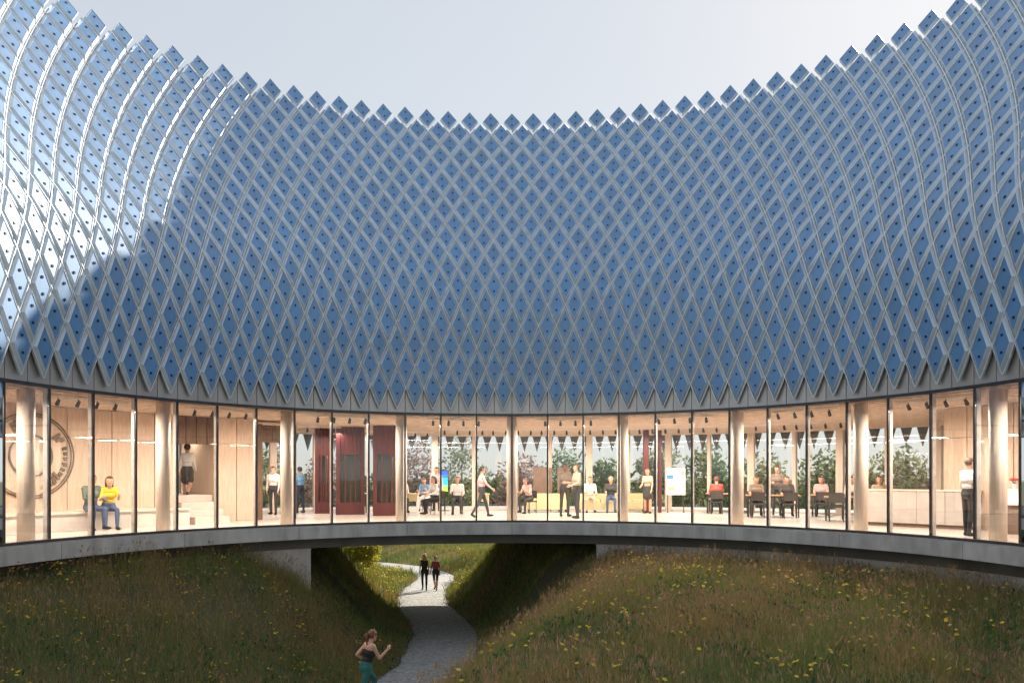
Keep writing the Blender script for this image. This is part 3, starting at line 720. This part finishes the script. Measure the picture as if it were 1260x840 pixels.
def ytable(x, y, w, label):
    e = empty('low_table', (x, y, 0)); tag(e, label, 'table', 'yellow topped tables')
    MB().box((0, 0, .70), (w, .6, .05)).build('table_top', M['yellow'], e); MB().box((0, -.27, .55), (w-.06, .03, .24)).build('modesty_panel', M['yellow'], e)
    for sx in (-1, 1): MB().box((sx*(w/2-.05), 0, .3375), (.05, .5, .675)).build('leg', M['white'], e)
ytable(-3.85, 29.0, .62, 'yellow table beside the person in bright blue'); ytable(-1.1, 28.6, .5, 'small yellow table behind the walking person')
seated(-3.35, 29.6, 170, 'person in bright blue top seated at the yellow table', 'blue', 'white', hc='hair_b', pose='sit_fwd'); chair(-3.36, 29.66, 170, 'dark chair under the person in bright blue', group='lounge chairs')
seated(-2.75, 27.6, 120, 'person in white top with black trousers seated by the blue screen', 'white', 'black', hc='hair_d', hair='long'); chair(-2.69, 27.62, 120, 'dark chair under the person in white top by the blue screen', group='lounge chairs')
seated(-1.98, 27.6, 182, 'person in white shirt seated facing the courtyard beside the blue screen', 'white', 'char', hc='hair_b'); chair(-1.98, 27.67, 182, 'dark chair under the person facing the courtyard', group='lounge chairs')
seated(-4.15, 28.6, 200, 'person in pale top seated at the end of the yellow table', 'white', 'char', hc='hair_d'); chair(-4.13, 28.66, 200, 'dark chair at the end of the yellow table', group='lounge chairs')
# lounge seats by the maroon booths
table(-6.05, 29.0, 10, 1.1, .7, 'pale small table with dark legs between the maroon booths', m='white', group='small tables')
for k, (x, y, yw) in enumerate(((-6.45, 28.4, -10), (-5.75, 28.35, 15), (-6.35, 29.6, 190), (-5.65, 29.6, 170))): chair(x, y, yw, 'dark chair around the pale table between the booths', group='booth chairs')
# maroon booths
def booth(x, y, yaw, w, label, d=.9):
    e = empty('booth', (x, y, 0), R_(yaw)); tag(e, label, 'booth', 'maroon booths'); h = H_GL-.02; mm = M['maroon']
    for sx in (-1, 1): MB().box((sx*(w/2-.07), 0, h/2), (.14, d, h)).build('side_panel', mm, e)
    n = max(2, int(w/.17))
    for i in range(n): MB().box((-w/2+.14+(w-.28)*(i+.5)/n, -d/2+.06, 2.62), ((w-.28)/n-.008, .05, h-2.12)).build('header_slat', mm, e)
    MB().box((0, -d/2+.05, .22), (w-.28, .06, .44)).build('kick_panel', mm, e)
    MB().box((0, -d/2+.04, .78), (.05, .05, .66)).build('post', mm, e)
    for k in (-.25, .25): MB().box((k*(w-.28), -d/2+.05, 1.28), (.05, .05, 1.66)).build('post', mm, e)
    MB().box((0, -d/2+.07, 1.28), (w-.29, .012, 1.66)).build('glass_panel', M['glass_in'], e)
    MB().box((0, d/2-.03, h/2), (w-.28, .04, h)).build('back_panel', M['grey'], e)  # pale back colour imitates the reflection in the front glass
booth(-4.42, 26.9, 10, .95, 'maroon timber booth with a glazed front, alone in its bay')
booth(-5.85, 27.6, 12, 1.0, 'maroon timber booth beside the dark chairs')
booth(-7.05, 28.5, 14, .62, 'narrow maroon booth next to the far window')
MB().box((0, 0, H_GL/2-.01), (.17, .3, H_GL-.02)).build('maroon_post', M['maroon'], loc=(5.05, 28.75, 0)); tag(bpy.data.objects['maroon_post'], 'tall maroon timber post between the lounge and dining area', 'post')
o = MB().box((0, 0, H_GL/2-.01), (.09, .3, H_GL-.02)).build('maroon_post', M['maroon'], loc=(5.62, 29.0, 0)); tag(o, 'thin maroon timber post beside the white display board', 'post')
# dark portal left of the booths
pe = empty('timber_portal', (*P(-.575, 14.2), 0), rot_of(-.575)); tag(pe, 'dark brown timber portal at the end of the gallery wall', 'portal')
MB().box((-.55, 0, 1.5), (.18, 1.0, 3.0)).build('jamb', M['timber_d'], pe); MB().box((.55, 0, 1.5), (.12, 1.0, 3.0)).build('jamb', M['timber_d'], pe)
for i in range(3): MB().box((-.30+i*.32, -.02, 2.72), (.31, .9, .50)).build('lintel_board', M['timber_d'], pe)
# screens and boards
def board(x, y, yaw, w, z0, z1, label, parts, body='white', name='display_board', cat='board', group=None):
    e = empty(name, (x, y, 0), R_(yaw)); tag(e, label, cat, group)
    pnl = MB().box((0, 0, (z0+z1)/2), (w, .04, z1-z0)).build('panel', M[body], e)
    for sx in (-1, 1): MB().box((sx*(w/2-.06), .03, z0/2+.1), (.03, .02, z0+.2)).build('leg', M['chair'], e); MB().box((sx*(w/2-.06), .0, .012), (.05, .4, .024)).build('foot', M['chair'], e)
    for (u0, v0, u1, v1, m) in parts:
        MB().box((w*(u0+u1-1)/2, -.024, z0+(z1-z0)*(v0+v1)/2), (w*(u1-u0), .008, (z1-z0)*(v1-v0))).build('printed_block', M[m], pnl)
M['p_blue'] = mat('print_blue', (.06, .30, .70), .5); M['p_lblue'] = mat('print_pale_blue', (.42, .60, .74), .5); M['p_yel'] = mat('print_yellow', (.75, .66, .10), .5); M['p_grey'] = mat('print_grey', (.45, .45, .45), .5)
board(6.25, 29.1, -8, .72, .66, 1.68, 'white display board with blue picture and yellow block by the window', [(.04, .60, .38, .74, 'p_blue'), (.40, .62, .72, .92, 'p_lblue'), (.76, .70, .95, .9, 'p_grey'), (.14, .20, .44, .27, 'p_yel'), (.1, .40, .9, .42, 'p_grey'), (.1, .33, .8, .35, 'p_grey')])
def screen():
    e = empty('screen', (-2.68, 30.4, 0), 0); tag(e, 'tall lit screen fading from blue to green on a stand', 'screen')
    cas = MB().box((0, 0, 1.20), (.26, .05, .86)).build('casing', M['black'], e); MB().box((0, 0, .40), (.06, .04, .76)).build('stand', M['black'], e); MB().box((0, 0, .012), (.36, .30, .022)).build('foot', M['black'], e)
    cs = [(.35, .8, .05), (.2, .75, .25), (.02, .6, .6), (.02, .35, .8), (.02, .14, .8), (.02, .08, .7)]
    for i, c in enumerate(cs): MB().box((0, -.03, .84+.136*i), (.235, .006, .134)).build('screen_band', mat('screen_glow', c, .3, emit=c, estr=.7), cas)
screen()
for x, w in ((1.22, .75), (2.05, .5), (.1, .35)):
    board(x, 30.3, 0, w, .55, 1.72, 'plain brown pin board standing at the far window, %s' % {.75: 'the widest of three', .5: 'behind the yellow sofas', .35: 'the narrowest'}[w], [], 'brownboard', 'pin_board', 'board', 'brown pin boards')
# reception counter and white table at the right
ce = empty('reception_counter', (10.9, 20.3, 0), R_(-50)); tag(ce, 'timber panelled reception counter with dark plinth', 'counter')
for i in range(4): MB().box((-1.05+.7*i, 0, .53), (.69, .62, .86)).build('front_panel', M['grey'], ce)
MB().box((0, 0, .05), (2.7, .52, .10)).build('plinth', M['brownboard'], ce); MB().box((0, 0, .98), (2.86, .68, .035)).build('counter_top', M['column'], ce)
te = empty('display_table', (11.75, 17.75, 0), R_(-62)); tag(te, 'white topped table on a dark pedestal at the far end beyond the counter', 'table')
MB().box((0, 0, .86), (.95, .5, .36)).build('white_box', M['white'], te); MB().box((0, 0, .35), (.5, .35, .64)).build('pedestal', M['brownboard'], te); MB().box((0, 0, .015), (.8, .45, .03)).build('base_plate', M['brownboard'], te)
fe = empty('flower_vase', (11.7, 17.75, 1.041)); tag(fe, 'small vase of red flowers on the white topped table', 'vase')
MB().cyl((0, 0, 0), (0, 0, .13), .04, .055, n=12).build('vase', M['white'], fe)
for k in range(7):
    t = k*2.4; d = .03+.012*k; mb = MB(); mb.cyl((0, 0, .11), (d*math.cos(t), d*math.sin(t), .22), .004, n=5, mi=1); mb.ball((d*math.cos(t), d*math.sin(t), .23), .034, 8); mb.build('flower', [M['red'], M['green']], fe)

# ------------------------------------------------------------------ meadow: grass, seed heads, leaves and flowers
def project(x, y, z): return 630+938*x/y, 588-938*(z-1.3)/y
def scatter(n, y0, y1, xf, dmin=1.12, power=1.0, yexp=0.5):
    u = rng.random(n*2); y = (y0**(1/yexp)+(y1**(1/yexp)-y0**(1/yexp))*u)**yexp if yexp else y0+(y1-y0)*u
    x = xf(y)[0]+(xf(y)[1]-xf(y)[0])*rng.random(n*2)
    d, _ = pdist(x, y); edge = 1.08+.22*fnoise(x, y, 2.2)+.12*rng.random(n*2)-.35*(rng.random(n*2) < .04)
    k = (d > edge)
    x, y = x[k][:n], y[k][:n]; return x, y, terrain(x, y)
def blades(x, y, z, h, w, bend, col, segs=2):
    n = len(x); th = rng.random(n)*2*PI; dx, dy = np.cos(th), np.sin(th); fa = rng.random(n)*2*PI
    wx, wy = np.cos(fa)*w/2, np.sin(fa)*w/2; V = []; C = []
    for i in range(segs):
        t = i/segs; k = 1-.35*t
        ox = dx*bend*h*t*t; oy = dy*bend*h*t*t; oz = h*t*(1-.25*bend*t)
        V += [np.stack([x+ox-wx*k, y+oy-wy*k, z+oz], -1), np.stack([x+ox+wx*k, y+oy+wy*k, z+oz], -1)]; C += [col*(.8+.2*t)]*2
    V.append(np.stack([x+dx*bend*h, y+dy*bend*h, z+h*(1-.25*bend)], -1)); C.append(col)
    nvp = 2*segs+1; V = np.stack(V, 1).reshape(-1, 3); C = np.stack(C, 1).reshape(-1, 3)
    t = []
    for i in range(segs-1): t += [(2*i, 2*i+1, 2*i+3), (2*i, 2*i+3, 2*i+2)]
    t.append((2*segs-2, 2*segs-1, 2*segs)); T = (np.arange(n)[:, None, None]*nvp+np.array(t)[None]).reshape(-1, 3)
    return V, T, C
def merge(parts):
    o = 0; V = []; T = []; C = []
    for v, t, c in parts: V.append(v); T.append(t+o); C.append(c); o += len(v)
    return np.concatenate(V), np.concatenate(T), np.concatenate(C)
def stuff(name, parts, m, label, cat):
    V, T, C = merge(parts); o = link(bpy.data.objects.new(name, np_mesh(name, V, T, m, C))); tag(o, label, cat, kind='stuff'); return o
def meadow_col(x, y, n, sunny=False):
    p = np.clip(.34+.75*fnoise(x, y, .8, 4)+.35*fnoise(x, y, 2.6, 7)+rng.normal(0, .22, n), 0, 1)[:, None]
    q = np.clip(.5+.6*fnoise(x, y, 1.3, 9)+rng.normal(0, .25, n), 0, 1)[:, None]
    g = np.array([.330, .400, .080])*(1-q)+np.array([.175, .300, .085])*q
    b = np.array([.520, .320, .140])*(1-q)+np.array([.470, .390, .140])*q
    if sunny: g = np.array([.32, .36, .05])*(1-q)+np.array([.14, .24, .04])*q; b = np.array([.46, .34, .07])*(1-q)+np.array([.36, .20, .07])*q
    return (g*(1-p)+b*p)*(1+rng.normal(0, .16, (n, 1))).clip(.5, 1.6)
def hmap(x, y): return .55+.9*np.clip(.5+.6*fnoise(x, y, .9, 12)+.3*fnoise(x, y, 2.7, 3), 0, 1)
def under_ok(x, y): return np.hypot(x, y-CY) < R0+.5
wide = lambda y: (-.72*y-.6, .72*y+.6)
parts = []
x, y, z = scatter(270000, 8.2, 24.5, wide); k = under_ok(x, y); x, y, z = x[k], y[k], z[k]; n = len(x)
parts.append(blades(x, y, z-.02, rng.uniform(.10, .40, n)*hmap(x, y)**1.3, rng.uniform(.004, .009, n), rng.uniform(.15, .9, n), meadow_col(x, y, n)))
x, y, z = scatter(75000, 8.2, 24.5, wide); k = under_ok(x, y); x, y, z = x[k], y[k], z[k]; n = len(x)      # thin seed stalks
hh = rng.uniform(.26, .66, n)*hmap(x, y)**1.2; cc = meadow_col(x, y, n)*.5+np.array([.40, .25, .14])*.5
parts.append(blades(x, y, z, hh, rng.uniform(.003, .006, n), rng.uniform(.05, .35, n), cc))
m_ = rng.random(n) < .40; x2, y2, z2, h2 = x[m_], y[m_], z[m_], hh[m_]; n2 = len(x2)                        # feathery heads
for r_ in range(2): parts.append(blades(x2+rng.normal(0, .01, n2), y2+rng.normal(0, .01, n2), z2+h2*.72, rng.uniform(.05, .11, n2), rng.uniform(.008, .017, n2), rng.uniform(.1, .7, n2), np.array([.46, .28, .17])*(1+rng.normal(0, .2, (n2, 1))).clip(.5, 1.5)))
x, y, z = scatter(46000, 19.5, 33, lambda y: (-.32*y-1.5, .10*y+2)); k = ~under_ok(x, y); x, y, z = x[k], y[k], z[k]; n = len(x)                               # the slopes in the passage
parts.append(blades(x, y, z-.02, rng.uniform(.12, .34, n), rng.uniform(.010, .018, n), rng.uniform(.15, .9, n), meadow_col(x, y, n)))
stuff('meadow_grass', parts, M['grass'], 'brown and green meadow grass on the shaded slopes', 'grass')
parts = []
x, y, z = scatter(70000, 31, 66, lambda y: (-.42*y-2, .10*y+2), yexp=.6); n = len(x)
parts.append(blades(x, y, z-.02, rng.uniform(.2, .55, n)*hmap(x, y), rng.uniform(.018, .035, n), rng.uniform(.1, .8, n), meadow_col(x, y, n, True)))
stuff('sunlit_grass', parts, M['grass'], 'sunlit yellow green meadow grass beyond the passage', 'grass')
# broad dark leaves in clumps
parts = []; cx, cy, cz = scatter(1500, 8.3, 23.5, wide); k = under_ok(cx, cy) & (fnoise(cx, cy, 1.1, 20) > -.25); cx, cy = cx[k], cy[k]
x = np.repeat(cx, 16)+rng.normal(0, .14, len(cx)*16); y = np.repeat(cy, 16)+rng.normal(0, .14, len(cx)*16); z = terrain(x, y); n = len(x)
parts.append(blades(x, y, z+rng.uniform(.02, .26, n), rng.uniform(.05, .13, n), rng.uniform(.025, .05, n), rng.uniform(.5, 1.3, n), np.array([.085, .185, .070])*(1+rng.normal(0, .25, (n, 1))).clip(.4, 1.7)))
stuff('meadow_leaves', parts, M['grass'], 'dark green broad leaved weeds scattered through the meadow grass', 'weeds')
# yellow flowers: a stalk and a little rosette each
def flowers(cx, cy, per, spread, size, col, base=(.30, .50)):
    x = np.repeat(cx, per)+rng.normal(0, spread, len(cx)*per); y = np.repeat(cy, per)+rng.normal(0, spread, len(cx)*per)
    d, _ = pdist(x, y); k = d > 1.3; x, y = x[k], y[k]; z = terrain(x, y); n = len(x); h = rng.uniform(*base, n)
    P_ = [blades(x, y, z, h, np.full(n, .006), np.zeros(n), np.tile(np.array([.07, .11, .03]), (n, 1)))]
    V = []; npet = 7; s_ = rng.uniform(.7, 1.3, n)*size; tl = rng.normal(0, .35, (n, 2))
    for j in range(npet):
        t = 2*PI*j/npet; V.append(np.stack([x+s_*np.cos(t), y+s_*np.sin(t), z+h+s_*(np.cos(t)*tl[:, 0]+np.sin(t)*tl[:, 1])-.006], -1))
    V.append(np.stack([x, y, z+h+.012], -1)); V = np.stack(V, 1).reshape(-1, 3)
    T = (np.arange(n)[:, None, None]*(npet+1)+np.array([(j, (j+1) % npet, npet) for j in range(npet)])[None]).reshape(-1, 3)
    C = np.repeat(np.array(col)*(1+rng.normal(0, .15, (n, 1))).clip(.5, 1.4), npet+1, 0); P_.append((V, T, C)); return P_
cx, cy, _ = scatter(330, 8.6, 21, wide); k = under_ok(cx, cy); pf = flowers(cx[k], cy[k], 4, .16, .030, (.72, .52, .06))
cx, cy, _ = scatter(160, 8.6, 18, lambda y: (-.7*y, -.2*y)); pf += flowers(cx, cy, 3, .12, .020, (.70, .36, .03))
cx, cy, _ = scatter(160, 33, 55, lambda y: (-.3*y, .03*y)); pf += flowers(cx, cy, 5, .25, .045, (.75, .58, .05))
stuff('meadow_flowers', pf, M['grass'], 'small yellow flowers dotted over the meadow', 'flowers')

# loose stones on the path, thicker along its edges
n = 9000; i_ = rng.integers(0, len(PC)-30, n); t_ = rng.normal(0, .5, n); t_ = np.where(rng.random(n) < .6, np.sign(t_)*rng.normal(1.12, .12, n), t_)
tg = np.gradient(PC, axis=0); tg /= np.linalg.norm(tg, axis=1)[:, None]; x = PC[i_, 0]+tg[i_, 1]*t_+rng.normal(0, .15, n); y = PC[i_, 1]-tg[i_, 0]*t_+rng.normal(0, .15, n)
z = path_z(PC[i_, 1])+.045-np.clip(np.abs(t_)-.9, 0, 1)*.12; r = rng.uniform(.008, .026, n)
D6 = np.array([(1, 0, 0), (0, 1, 0), (-1, 0, 0), (0, -1, 0), (0, 0, .8), (0, 0, -.8)]); V = (np.stack([x, y, z], -1)[:, None]+D6[None]*r[:, None, None]*rng.uniform(.6, 1.3, (n, 6, 1))).reshape(-1, 3)
T = (np.arange(n)[:, None, None]*6+np.array([(0, 1, 4), (1, 2, 4), (2, 3, 4), (3, 0, 4), (1, 0, 5), (2, 1, 5), (3, 2, 5), (0, 3, 5)])[None]).reshape(-1, 3)
stuff('path_stones', [(V, T, np.repeat(np.array([.36, .34, .31])*(1+rng.normal(0, .25, (n, 1))).clip(.3, 1.6), 6, 0))], M['grass'], 'loose grey stones scattered along the gravel path', 'stones')

# ------------------------------------------------------------------ trees beyond the building
def tree(x, y, h, cr_, label, leaf, n=2600, base=None, group='trees beyond the building', ls=.17):
    z0 = gz_(x, y)-.05 if base is None else base; e = empty('tree', (x, y, z0)); tag(e, label, 'tree', group)
    rr = random.Random(int(x*100+y*7)); rn = np.random.default_rng(int(abs(x*100+y*7)))
    mb = MB(); pts = [(0, 0, 0)]
    for i in range(1, 5): pts.append((rr.uniform(-.12, .12)*i, rr.uniform(-.12, .12)*i, h*.17*i))
    for i in range(4): mb.cyl(pts[i], pts[i+1], .11*h/7*(1-.2*i), .11*h/7*(1-.2*(i+1)), n=8)
    lumps = []
    for i in range(11):
        t = i/10; a = i*2.4+rr.random(); q = Vector((math.cos(a)*cr_*.6*math.sin(PI*(.25+.7*t)), math.sin(a)*cr_*.6*math.sin(PI*(.25+.7*t)), h*(.30+.62*t)))
        st_ = Vector(pts[min(4, 1+int(t*3.9))]); mb.cyl(st_, st_.lerp(q, .85), .035*h/7, .012, n=5); lumps.append((q, cr_*rr.uniform(.34, .55)))
    mb.build('trunk', M['trunk'], e)
    k = rn.integers(0, 11, n); c = np.array([l[0] for l in lumps])[k]; r = np.array([l[1] for l in lumps])[k]
    d = rn.normal(size=(n, 3)); d /= np.linalg.norm(d, axis=1)[:, None]; p = c+d*(r*rn.random(n)**.4)[:, None]*np.array([1, 1, .8])
    u = rn.normal(size=(n, 3)); u /= np.linalg.norm(u, axis=1)[:, None]; w = np.cross(u, rn.normal(size=(n, 3))); w /= np.linalg.norm(w, axis=1)[:, None]
    s_ = rn.uniform(.6, 1.3, n)[:, None]*ls
    V = np.stack([p-u*s_, p+w*s_*.45, p+u*s_, p-w*s_*.45], 1).reshape(-1, 3); T = np.arange(n*4).reshape(-1, 4)
    C = np.repeat(np.array(leaf)*(1+rn.normal(0, .25, (n, 1))).clip(.4, 1.7)*np.array([1, 1, 1]), 4, 0)
    link(bpy.data.objects.new('crown', np_mesh('crown', V, T, M['foliage'], C)), e)
GR, OL, RD, PL = (.20, .27, .13), (.30, .32, .18), (.38, .24, .21), (.32, .38, .22)
for i, (x, y, h, c, lf, lb) in enumerate((
    (-17.5, 44, 7.6, 2.6, GR, 'bushy green tree beyond the gallery end of the building'), (-13.2, 40, 6.6, 2.2, OL, 'olive green tree seen through the dark portal window'),
    (-14.6, 60, 7.4, 3.0, RD, 'reddish tree beyond the maroon booths'), (-8.4, 66, 7.4, 3.2, RD, 'reddish tree behind the seated lounge group'), (-4.6, 69, 7.6, 3.2, OL, 'olive tree behind the blue screen'),
    (.6, 54, 6.6, 2.6, RD, 'reddish tree behind the walking person in blush'), (3.4, 49, 6.4, 2.4, GR, 'dark green tree behind the brown pin boards'), (5.4, 44, 6.4, 2.3, GR, 'green tree behind the yellow sofa'),
    (8.2, 43, 6.8, 2.2, OL, 'tall olive tree behind the maroon post'), (10.7, 42, 6.6, 2.2, GR, 'tall green tree behind the display board'), (13.4, 41, 5.9, 2.4, OL, 'olive tree behind the red shirted diner'),
    (16.4, 40, 5.8, 2.4, GR, 'green tree behind the two facing diners'), (19.2, 38, 5.2, 2.2, OL, 'olive tree behind the standing diner'), (21.6, 37, 5.2, 2.2, RD, 'reddish tree beyond the oak table with the bottle'),
    (19.6, 31.0, 6.8, 1.6, PL, 'pale leafy young tree close outside the dining window'), (21.6, 29.6, 6.6, 1.6, PL, 'pale leafy young tree close outside the reception window'), (-21.5, 42, 7.6, 2.6, OL, 'olive tree beyond the stair opening'))):
    tree(x, y, h*(.86 if x > 4 else 1), c, lb, lf, n=420 if lf is PL else 1700, ls=.13 if lf is PL else .17)
tree(-7.5, 37.4, 2.7, 1.25, 'bright yellow green bush hanging over the sunlit side of the passage', (.34, .36, .06), n=3200, group='bushes by the path', ls=.10)
tree(-6.95, 35.6, 1.9, .95, 'low bright yellow green bush at the near edge of the sunlit path', (.40, .38, .06), n=2600, group='bushes by the path', ls=.09)
tree(-10.4, 40.5, 3.2, 1.5, 'yellow green bush farther along the sunlit path', (.28, .32, .06), n=2600, group='bushes by the path', ls=.10)
# far wood as one mass
n = 26000; a = rng.uniform(-1.0, 1.0, n); r = rng.uniform(75, 100, n); x = np.sin(a)*r; y = np.cos(a)*r; top = 4.2+1.6*fnoise(x, y, .12, 5)+.8*fnoise(x, y, .4, 2)
p = np.stack([x, y, -5.2+rng.random(n)**.8*top*1.35], -1); u = rng.normal(size=(n, 3)); u /= np.linalg.norm(u, axis=1)[:, None]; w = np.cross(u, rng.normal(size=(n, 3))); w /= np.linalg.norm(w, axis=1)[:, None]
s_ = rng.uniform(.35, .75, n)[:, None]; V = np.stack([p-u*s_, p+w*s_*.6, p+u*s_, p-w*s_*.6], 1).reshape(-1, 3)
C = np.repeat(np.array([.07, .10, .04])*(1+rng.normal(0, .25, (n, 1))).clip(.4, 1.7), 4, 0)
o = link(bpy.data.objects.new('far_wood', np_mesh('far_wood', V, np.arange(n*4).reshape(-1, 4), M['foliage'], C))); tag(o, 'far wood closing the view behind the meadow', 'wood', kind='stuff')
